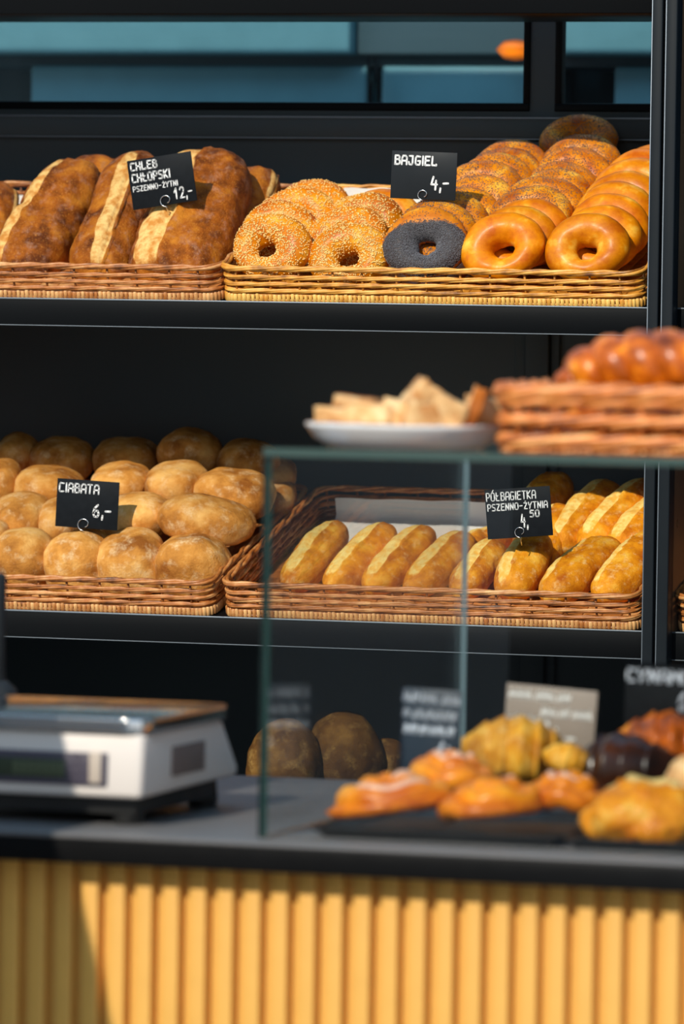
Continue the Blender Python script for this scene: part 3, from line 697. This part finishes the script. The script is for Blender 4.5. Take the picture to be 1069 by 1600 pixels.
def text_strokes(s, u0, u1, v0, v1, W, H):
    adv = [(.32 if c in 'I,' else .42 if c == ' ' else .82) for c in s]; tot = sum(adv) - .18; out = []; x = 0
    for c, a in zip(s, adv):
        for pl in G[c]: out.append([((u0 + (u1 - u0) * (x + px * (1 if c not in 'I,' else .6)) / tot) * W, -(v1 - (v1 - v0) * py) * H) for px, py in pl])
        x += a
    return out
def scribble(u0, u1, v0, v1, W, H, seed):
    rr = random.Random(seed); out = []; u = u0
    while u < u1 - .03:
        e = min(u1, u + rr.uniform(.1, .3)); pl = []; x = u; k = 0
        while x < e: pl.append((x * W, -(v1 - (v1 - v0) * (k % 2) * rr.uniform(.7, 1)) * H)); x += .02; k += 1
        out.append(pl); u = e + .035
    return out
def stroke_mesh(mb, pls, wd, lift):
    for pl in pls:
        for (x0, y0), (x1, y1) in zip(pl, pl[1:]):
            dx, dy = x1 - x0, y1 - y0; l = math.hypot(dx, dy) or 1e-9; ox, oy = -dy / l * wd / 2, dx / l * wd / 2
            mb.add([(x0 + ox, y0 + oy, lift), (x0 - ox, y0 - oy, lift), (x1 - ox, y1 - oy, lift), (x1 + ox, y1 + oy, lift)], [(0, 1, 2, 3)], False)
        for x, y in pl:
            mb.add([(x + wd / 2 * math.cos(PI * k / 4), y + wd / 2 * math.sin(PI * k / 4), lift) for k in range(8)], [tuple(range(8))], False)
def price_tag(tl, tr_, bl, Y, label, lines, ring, cardm, inkm, wd, pin=.012, nrm=0.0, group='price cards'):
    a, b, c = at(*tl, Y), at(*tr_, Y), at(*bl, Y)
    if nrm: c = at(*bl, Y - nrm)
    u = (b - a); W = u.length; u.normalize(); v = (a - c); v = (v - u * v.dot(u)); H = v.length; v.normalize(); n = u.cross(v)
    t = thing('price_tag', label, 'price tag', frame(u, v, n, a), group)
    MB().box(0, W, -H, 0, -.0008, 0, .0003).build('card', cardm, t)
    mb = MB()
    for ln in lines:
        if ln[0] == '~': stroke_mesh(mb, scribble(*ln[1:5], W, H, ln[5]), wd * H, .0004)
        else: stroke_mesh(mb, text_strokes(ln[0], *ln[1:5], W, H), (ln[5] if len(ln) > 5 else wd) * H, .0004)
    mb.build('lettering', inkm, t)
    if ring:
        rx, ry, rr = ring[0] * W, -ring[1] * H, ring[2] * H; pts = []
        for k in range(26):
            an = -PI / 2 - 2 * PI * .88 * k / 25; q = rr * (1 if k < 20 else 1 - .09 * (k - 19)); pts.append((rx + q * math.cos(an), ry + q * math.sin(an), .0016))
        pts = [(rx, ry - rr - pin, -.004), (rx, ry - rr - pin * .4, -.001)] + pts
        MB().tube(pts, .00075, 6).build('wire_clip', wire_m, t)
price_tag((198, 252), (298, 236), (212, 328), .135, 'tilted black price card reading CHLEB CHŁOPSKI stuck before the big loaves',
          [('CHLEB', .05, .46, .06, .21), ('CHŁOPSKI', .05, .64, .29, .45), ('PSZENNO-ŻYTNI', .04, .74, .535, .64, .018), ('12,-', .66, .95, .69, .90)], (.52, .92, .11), card_m, chalk_m, .030)
price_tag((613, 235), (715, 239), (623, 310), .105, 'black price card reading BAJGIEL above the bagels',
          [('BAJGIEL', .05, .70,   .10, .28, .038), ('4,-', .62, .90, .52, .78, .042)], (.5, .91, .10), card_g, chalk_m, .04)
price_tag((90, 747), (187, 754), (86, 822), .08, 'black price card reading CIABATA in front of the ciabatta pile',
          [('CIABATA', .04, .68, .09, .27), ('6,-', .60, .90, .50, .74, .04)], (.46, .93, .12), card_m, chalk_m, .030)
price_tag((757, 766), (859, 759), (763, 843), .09, 'black price card reading PÓŁBAGIETKA pinned into a half baguette',
          [('PÓŁBAGIETKA', .02, .78, .07, .23, .021), ('PSZENNO-ŻYTNIA', .03, .95, .30, .43, .021), ('4,', .53, .63, .54, .79, .030), ('50', .67, .82, .47, .60, .028)], (.5, .90, .10), card_m, chalk_m, .036)

# ------------------------------------------------------------------ counter
YF = -1.93                                                  # front edge of the worktop
ZC = at(534, 1322, YF).z; ZC0 = at(534, 1369, YF).z
YCB = at_z(480, 1216, ZC).y                                 # rear edge of the worktop
ct = thing('counter', 'long black topped shop counter with yellow slatted front', 'counter', Vector((0, YF, 0)))
oc = Vector((0, YF, 0))
XC0, XC1 = xw - .0 + .002, 1.35
part(MB().box(XC0, XC1, YF - .001, YCB, ZC - .006, ZC, .0025), 'worktop', top_m, ct, oc)
part(MB().box(XC0, XC1, YF, YCB, ZC0, ZC - .006, .001), 'edge_band', counter_m, ct, oc)
YS = YF + .040; sx0 = at(43, 1460, YS).x; pitch = (at(43 + 41.6 * 12.6, 1475, YS).x - sx0) / 12.6
pitch = (at(1034 , 1460, YS).x - sx0) / 23.0
mb = MB(); k = -6
while sx0 + k * pitch < XC1 - .03:
    x = sx0 + k * pitch
    if x > XC0: mb.box(x, x + pitch * .61, YS, YS + .018, .06, ZC0 - .0005, .0015)
    k += 1
mb.box(XC0, XC1, YS + .016, YS + .04, .05, ZC0 - .0005)
part(mb, 'slatted_front', yellow_m, ct, oc)
part(MB().box(XC0, XC1, YS + .04, YCB - .03, .0, ZC0 - .0005), 'cabinet', black2, ct, oc)

# glass case
YG = YF + .045
XG = at(403, 1300, YG).x; ZG = at(405, 702, YG).z; TG = .008
lo_, hi_ = YG, YCB + .4
for _ in range(40):
    md = (lo_ + hi_) / 2
    if proj((XG, md, 1.15))[0] < 751: lo_ = md
    else: hi_ = md
YGB = min(lo_, YCB - .01)
gc = thing('display_case', 'clear glass display case with green edges standing on the counter', 'display case', Vector((XG, YG, ZC)))
og = Vector((XG, YG, ZC)); XG1 = 1.30
def pane(name, x0, x1, y0, y1, z0, z1, axis):
    m = MB().box(x0, x1, y0, y1, z0, z1)
    o = part(m, name, [clear, edge_t if name == 'top_pane' else edge_m, edge_l], gc, og)
    for p in o.data.polygons:
        if abs(p.normal[axis]) < .5:
            p.material_index = 1
            if p.normal[1] > .5: p.material_index = 2
    return o
e = .0004
pane('front_pane', XG, XG1, YG, YG + TG, ZC + e, ZG - TG, 1)
pane('side_pane', XG, XG + TG, YG + TG + e, YGB, ZC + e, ZG - TG, 0)
pane('top_pane', XG, XG1, YG, YGB, ZG - TG + e, ZG + .002, 2)
print('case', XG, YG, YGB, YCB, ZC, ZG)

# trays and pastries
def tray(px0, px1, py, y0, y1, label):
    x0, x1 = at(px0, py, y0).x, at(px1, py, y0).x; c = Vector(((x0 + x1) / 2, y0, ZC + .0006)); w, d = (x1 - x0) / 2, y1 - y0
    m = MB(); pr = [(0, 0), (.0, .003), (-.006, .012), (.0, .013), (.004, .004)]
    m.box(-w + .012, w - .012, .012, d - .012, 0, .004, .001)
    rim = []
    for (ax, ay, bx, by) in ((-w, 0, w, 0), (w, 0, w, d), (w, d, -w, d), (-w, d, -w, 0)): pass
    q = [(-w, 0), (w, 0), (w, d), (-w, d)]; i_ = [(-w + .014, .014), (w - .014, .014), (w - .014, d - .014), (-w + .014, d - .014)]
    v = [(x, y, .013) for x, y in q] + [(x, y, .003) for x, y in i_] + [(x, y, .0105) for x, y in q] + [(x, y, .0005) for x, y in i_]
    f = []
    for a in range(4):
        b = (a + 1) % 4; f += [(a, b, 4 + b, 4 + a), (8 + b, 8 + a, 12 + a, 12 + b), (a, 8 + a, 8 + b, b)]
    m.add(v, f, False)
    tag(m.build('serving_tray', tray_m, None, Matrix.Translation(c)), label, 'tray', 'black trays in the display case'); return c
YT = YG + .03
tray(486, 868, 1290, YT, YT + .32, 'black tray under the orange cinnamon swirls in the glass case')
tray(880, 1240, 1290, YT, YT + .32, 'black tray at the right of the glass case under the golden turnover')
ZT = ZC + .0055
def swirl(px, py, Y, w, d, h, rot, tilt, label, seed):
    c = at(px, py, Y); n = 150; m = MB(); pts = []; rad = []
    turns = 2.2
    for i in range(n):
        f = i / (n - 1); a = 2 * PI * turns * f + seed; r = .14 + .86 * f ** .8
        pts.append((w / 2 * .80 * r * math.cos(a), d / 2 * .80 * r * math.sin(a), h * (.62 - .40 * f ** 1.5) + .003 * math.sin(5 * a))); rad.append(h * .29 * (1.0 if f < .94 else 1 - 8 * (f - .94)))
    m.tube(pts, rad, 12)
    n0 = len(m.v); mk = []
    for i in range(n):
        for k in range(12): mk.append(.0 if 1 < k < 11 else 0.0)
    m2 = MB().lathe([(.001, .03 * h), (.8, .05 * h), (.92, .25 * h), (.7, .42 * h), (.001, .5 * h)], 40)
    m.add([(x * w / 2, y * d / 2, z) for x, y, z in m2.v], m2.f, True, 0, None, [1.0] * len(m2.v))
    zb = ZT + .0006
    M = Matrix.Translation((c.x, Y, max(zb, c.z))) @ Matrix.Rotation(tilt, 4, 'Y') @ Matrix.Rotation(rot, 4, 'Z')
    t = tag(m.build('cinnamon_swirl', swirl_m, None, M), label, 'pastry', 'orange cinnamon swirls')
    ic = MB(); rr = random.Random(seed)
    for q in range(3):
        i = int(rr.uniform(.25, .85) * n); sl = pts[max(0, i - 7):i + 7]
        ic.tube([(x, y, z + h * .27) for x, y, z in sl], [h * .12 * math.sin(PI * (k + .5) / len(sl)) ** .5 for k in range(len(sl))], 8)
    ic.build('icing', icing_m, t)
swirl(612, 1272, YT + .075, .165, .12, .050, .3, -.16, 'large orange cinnamon swirl at the left of the tray', 1)
swirl(772, 1276, YT + .07, .150, .12, .048, 1.2, -.08, 'orange cinnamon swirl with icing at the middle of the tray', 2)
swirl(884, 1262, YT + .13, .085, .09, .046, 2.0, .0, 'small orange cinnamon swirl at the right end of the tray', 3)
swirl(700, 1236, YT + .17, .12, .10, .05, 2.5, .0, 'iced cinnamon swirl behind the two front swirls', 4)
def croissant(px, py, Y, L_, r, rot, mat, label, seed, tilt=0, bend=.35, name='croissant', ribs=3.4):
    c = at(px, py, Y); n = 72; k = 18; m = MB(); vs_, fs = [], []
    for i in range(n + 1):
        f = -1 + 2 * i / n; rb_ = r * max(.12, (1 - abs(f) ** 2.2)) ** .75
        saw = ((abs(f) * ribs) % 1.0); rb_ *= 1 + .16 * (1 - saw) ** 1.5 - .06
        x = L_ / 2 * f; y = bend * L_ * f * f
        for j in range(k):
            a = 2 * PI * j / k; z = rb_ * math.sin(a); z = max(z, -.62 * r)
            d = 1 + .08 * nz3((x * 40 + seed, math.cos(a) * 2, math.sin(a) * 2))
            vs_.append((x, y + rb_ * math.cos(a) * d, z * d + .62 * r))
    for i in range(n):
        for j in range(k): fs.append((i * k + j, i * k + (j + 1) % k, (i + 1) * k + (j + 1) % k, (i + 1) * k + j))
    fs.append(tuple(range(k - 1, -1, -1))); fs.append(tuple(n * k + j for j in range(k)))
    m.add(vs_, fs)
    M = Matrix.Translation((c.x, Y, c.z)) @ Matrix.Rotation(tilt, 4, 'Y') @ Matrix.Rotation(rot, 4, 'Z')
    return tag(m.build(name, mat, None, M), label, 'pastry')
croissant(806, 1214, YT + .27, .13, .043, .35, almond_m, 'pale ribbed almond croissant before the grey price card', 5, .1)
croissant(882, 1204, YT + .24, .06, .020, .2, almond_m, 'small golden pastry end between the almond croissant and the dark ones', 8, .25, .1, 'pastry_twist')
croissant(968, 1240, YT + .25, .135, .042, -.2, choc_m, 'dark chocolate croissant behind the golden turnover', 6, -.05)
croissant(1044, 1200, YT + .31, .13, .040, .3, glazed_m, 'reddish brown glazed croissant under the cinnamon price card', 9, .05)
me = loaf_mesh(.15, .12, .085, 120, flaky_m, pw=2.0, q=1.8, sect=1.0, flat=.6, lump=.014, lfreq=30, nt_=50, na=50, slashes=[(-.8, .8, 70, 110, 12, .002, .006)], name='golden_turnover')
cc = at(1012, 1252, YT + .075); tag(link('golden_turnover', me, None, Matrix.Translation((cc.x, YT + .085, ZT + .0265)) @ Matrix.Rotation(.3, 4, 'Z')), 'golden craggy turnover at the front right of the case', 'pastry')
me = loaf_mesh(.08, .08, .07, 121, crumb_m, pw=2.0, q=2, flat=.6, lump=.006, lfreq=30, nt_=30, na=30, name='powdered_bun')
cc = at(1078, 1240, YT + .15); tag(link('powdered_bun', me, None, Matrix.Translation((cc.x, YT + .19, ZT + .06))), 'pale powdered bun cut off by the right edge beside the turnover', 'pastry')

# price cards in the case
price_tag((629, 1073), (722, 1080), (627, 1205), YT + .30, 'blurred navy price card with three lines behind the cinnamon swirls',
          [('~', .02, .62, .04, .16, 1), ('~', .68, .97, .06, .17, 2), ('~', .03, .14, .24, .34, 3), ('~', .2, .92, .25, .36, 4), ('~', .06, .9, .43, .54, 5), ('4', .66, .88, .62, .80, .04)], (.50, .90, .05), navy_m, chalk_d, .022, .02, group='blurred price cards in the case')
price_tag((793, 1067), (934, 1081), (768, 1172), YT + .36, 'price card coloured grey for sun glare, tilted behind the almond croissant',
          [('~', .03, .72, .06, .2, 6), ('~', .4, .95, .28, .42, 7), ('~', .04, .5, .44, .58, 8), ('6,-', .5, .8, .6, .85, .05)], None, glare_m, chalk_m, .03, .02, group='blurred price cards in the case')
price_tag((979, 1034), (1108, 1042), (977, 1138), YT + .33, 'blurred dark price card with CYNAMON at the right edge',
          [('CYNAMON', .02, .92, .10, .28, .04), ('6,-', .66, .9, .42, .68, .05)], (.54, .86, .1), card_m, chalk_d, .03, .02, group='blurred price cards in the case')

# ------------------------------------------------------------------ scale
YK = YF + .10
kx1 = at(226, 1145, YK).x; W_ = .33; kx0 = kx1 - W_
kz1 = at(150, 1143, YK).z; kz0 = at(150, 1246, YK).z; kd = .33
ks = thing('shop_scale', 'white counter scale with steel platter left of the glass case', 'scale', Vector((kx0, YK, ZC)))
ok = Vector((kx0, YK, ZC))
bx = lambda x, y, z: (x, y, z)
part(MB().hull([(kx0, YK, kz1), (kx1, YK, kz1), (kx0, YK - .004, kz0), (kx1 - .002, YK - .004, kz0), (kx0, YK + kd - .06, kz1), (kx1, YK + kd - .06, kz1), (kx0, YK + kd, kz0 + .004), (kx1 + .004, YK + kd, kz0 + .004)], .007, seg=3), 'body', white_pl, ks, ok)
part(MB().box(kx0 + .02, kx1 - .018, YK + .022, YK + kd - .03, ZC + .012, kz0 + .004, .002), 'base_plate', rubber_m, ks, ok)
for fx in (kx0 + .04, kx1 - .035):
    for fy in (YK + .045, YK + kd - .03):
        part(MB().add(*(lambda q: ([(x + fx, y + fy, z) for x, y, z in q.v], q.f))(MB().lathe([(.001, ZC + .0005), (.017, ZC + .0005), (.019, ZC + .006), (.017, kz0 - .002), (.001, kz0 - .002)], 20))), 'foot', rubber_m, ks, ok)
pz = at(150, 1122, YK).z
part(MB().box(kx0 + .05, kx1 - .05, YK + .06, YK + kd - .1, kz1 - .002, pz - .012), 'platter_support', rubber_m, ks, ok)
def rrect(x0, x1, y0, y1, r):
    return [(cx + r * math.cos(math.radians(a)), cy + r * math.sin(math.radians(a))) for cx, cy, a0 in ((x1 - r, y1 - r, 0), (x0 + r, y1 - r, 90), (x0 + r, y0 + r, 180), (x1 - r, y0 + r, 270)) for a in range(a0, a0 + 91, 15)]
pl = MB().hull([(x, y, z) for x, y in rrect(kx0 - .002, kx1 + .004, YK - .006, YK + kd - .03, .03) for z in (pz - .016, pz)], .0012)
part(pl, 'platter', steel_m, ks, ok)
# front panel lies on the slightly leaning front face
def ftop(px, py): return at(px, py, YK - .006)
def fbox(px0, px1, py0, py1, t, name, mat, parent=ks, d=.0):
    a, b = ftop(px0, py0), ftop(px1, py1)
    return part(MB().box(a.x, b.x, YK - .0055 - t - d, YK - .001, min(a.z, b.z), max(a.z, b.z), .0006), name, mat, parent, ok)
pn = fbox(-60, 166, 1168, 1229, .0012, 'control_panel', grey_pl)
fbox(-50, 103, 1180, 1216, .0010, 'display', lcd_m, pn, .0012)
dg = MB()
for i in range(7):
    a = ftop(22 + i * 11.5, 1188 + i * .5); b = ftop(29 + i * 11.5, 1209 + i * .5)
    dg.box(a.x, b.x, YK - .0090, YK - .0070, b.z, a.z, .0003)
part(dg, 'display_digits', lcd_d, pn, ok)
kk = MB()
for i in range(2):
    for j in range(4):
        a = ftop(112 + i * 10, 1177 + j * 12); b = ftop(118 + i * 10, 1184 + j * 12); kk.box(a.x, b.x, YK - .0085, YK - .004, b.z, a.z, .0005)
part(kk, 'keypad', grey_pl, pn, ok)
fbox(140, 158, 1175, 1224, .0012, 'round_key', key_m, pn, .0012)
part(MB().box(kx1 + .0005, kx1 + .0035, YK + .09, YK + .2, kz0 + .02, kz0 + .055, .0004), 'sticker', stick_m, ks, ok)
# dark till pole at the left edge
c = at(-12, 1100, YK + .42)
tp = thing('display_pole', 'black out of focus pole with flared foot at the left edge behind the scale', 'till pole', Vector((c.x, YK + .42, ZC)))
h_ = at(-12, 895, YK + .42).z - ZC; f_ = at(-12, 1062, YK + .42).z - ZC
MB().lathe([(.001, .0005), (.034, .0005), (.035, f_ * .75), (.030, f_ * .92), (.017, f_)], 32).build('foot', rubber_m, tp)
MB().lathe([(.017, f_), (.0155, f_ + .02), (.0155, h_ - .004), (.012, h_), (.001, h_)], 24).build('shaft', rubber_m, tp)

# ------------------------------------------------------------------ plate of bread, foreground basket
ZP = ZG + .0026
YP = YG + .14
x0, x1 = at(484, 668, YP).x, at(784, 668, YP).x
pr = (x1 - x0) / 2; pc = Vector(((x0 + x1) / 2, YP, ZP)); ph = at(630, 661, YP).z - ZP
tag(MB().lathe([(.001, .0), (pr * .74, .0), (pr * .80, .003), (pr * .90, ph * .38), (pr * .97, ph * .80), (pr, ph * .95), (pr * .985, ph), (pr * .93, ph * .9), (pr * .62, .007), (.001, .006)], 64).build('plate', china_m, None, Matrix.Translation(pc)), 'white china plate of bread samples on top of the glass case', 'plate')
rs = random.Random(4)
bits = [(532, 648, .07, .050, .018, 0, 0, 'flat pale bread slice at the left end of the plate'), (580, 646, .035, .055, .022, 0, 0, 'flat bread slice second from the left on the plate'),
        (560, 640, .10, .050, .030, 0, .1, 'flat bread slice behind the two front slices on the plate'), (618, 645, .04, .032, .030, .3, .2, 'small bread cube in the middle of the plate'),
        (660, 652, .03, .040, .032, .5, .3, 'bread cube at the front under the tallest piece'), (662, 624, .075, .036, .036, .6, .7, 'tallest bread chunk heaped at the centre of the plate'),
        (702, 645, .04, .040, .032, .2, .4, 'pale bread chunk right of the tallest piece'), (742, 636, .05, .016, .045, .3, .35, 'brown crusted bread piece standing at the right'),
        (755, 644, .085, .034, .034, .9, .2, 'pale bread cube at the right end of the plate')]
for i, (px, py, dy, w_, h, rz, ry, lab) in enumerate(bits):
    Y = YP - .09 + dy; c = at(px, py, Y)
    bm = bmesh.new(); bmesh.ops.create_cube(bm, size=1); bmesh.ops.subdivide_edges(bm, edges=bm.edges[:], cuts=5, use_grid_fill=True)
    for v in bm.verts:
        v.co = Vector((v.co.x * w_, v.co.y * .034, v.co.z * h)); v.co += v.co.normalized() * .004 * nz3(v.co * 60 + Vector((i * 5, 0, 0)))
    mats = [crumb_m, crust_m]
    m = MB().frombm(bm); t = m.build('bread_piece', mats, None, Matrix.Translation(c) @ Matrix.Rotation(rz, 4, 'Z') @ Matrix.Rotation(ry, 4, 'Y'))
    for p in t.data.polygons:
        if (i == 7 and p.normal.x > -.6) or (i != 7 and p.normal.y > .75) or (i in (0, 1, 2) and p.normal.z > .75): p.material_index = 1
        p.use_smooth = True
    tag(t, lab, 'bread', 'bread samples on the plate')
YW = YG + .05
xl = at(780, 650, YW).x; wW = .40; hW = at(800, 600, YW).z - ZP
fb = thing('wicker_basket', 'orange wicker basket holding a glazed braid on top of the glass case', 'basket', Matrix.Translation((xl + wW / 2, YW, ZP)))
basket_parts(fb, wW, .26, hW, wick_o, 9, rod=.0050, stake=.046, band=.004)
br_ = MB(); n = 160
xb0, xb1 = at(874, 590, YW + .1).x, at(874, 590, YW + .1).x + .27; zb0 = at(930, 604, YW + .1).z
Lb = xb1 - xb0
for s3 in range(3):
    pts, rad = [], []
    for i in range(n):
        f = i / (n - 1); en = max(.02, 1 - abs(2 * f - 1) ** 2.6) ** .6; ph = 2 * PI * (2.6 * f + s3 / 3)
        pts.append((Lb * (f - .5), .042 * en * math.sin(ph), .026 * en * math.sin(2 * ph) * .5 + .030 * en)); rad.append(.006 + .0225 * en)
    br_.tube(pts, rad, 16)
tag(br_.build('braided_loaf', glazed_m, None, Matrix.Translation(((xb0 + xb1) / 2, YW + .11, zb0 - .004))), 'glossy brown braided loaf lying in the orange basket', 'bread loaf')
fill = loaf_mesh(.34, .2, .06, 130, glazed_m, pw=3, q=2.2, flat=.7, lump=.008, lfreq=25, name='braided_loaf')
tag(link('glazed_bun', loaf_mesh(.30, .19, hW * .9, 131, glazed_m, pw=4, q=2.4, flat=.8, lump=.006, lfreq=25, name='glazed_bun'), None, Matrix.Translation((xl + wW / 2, YW + .13, ZP + .008 + hW * .4))), 'flat glazed loaf lying under the braid inside the orange basket', 'bread loaf')
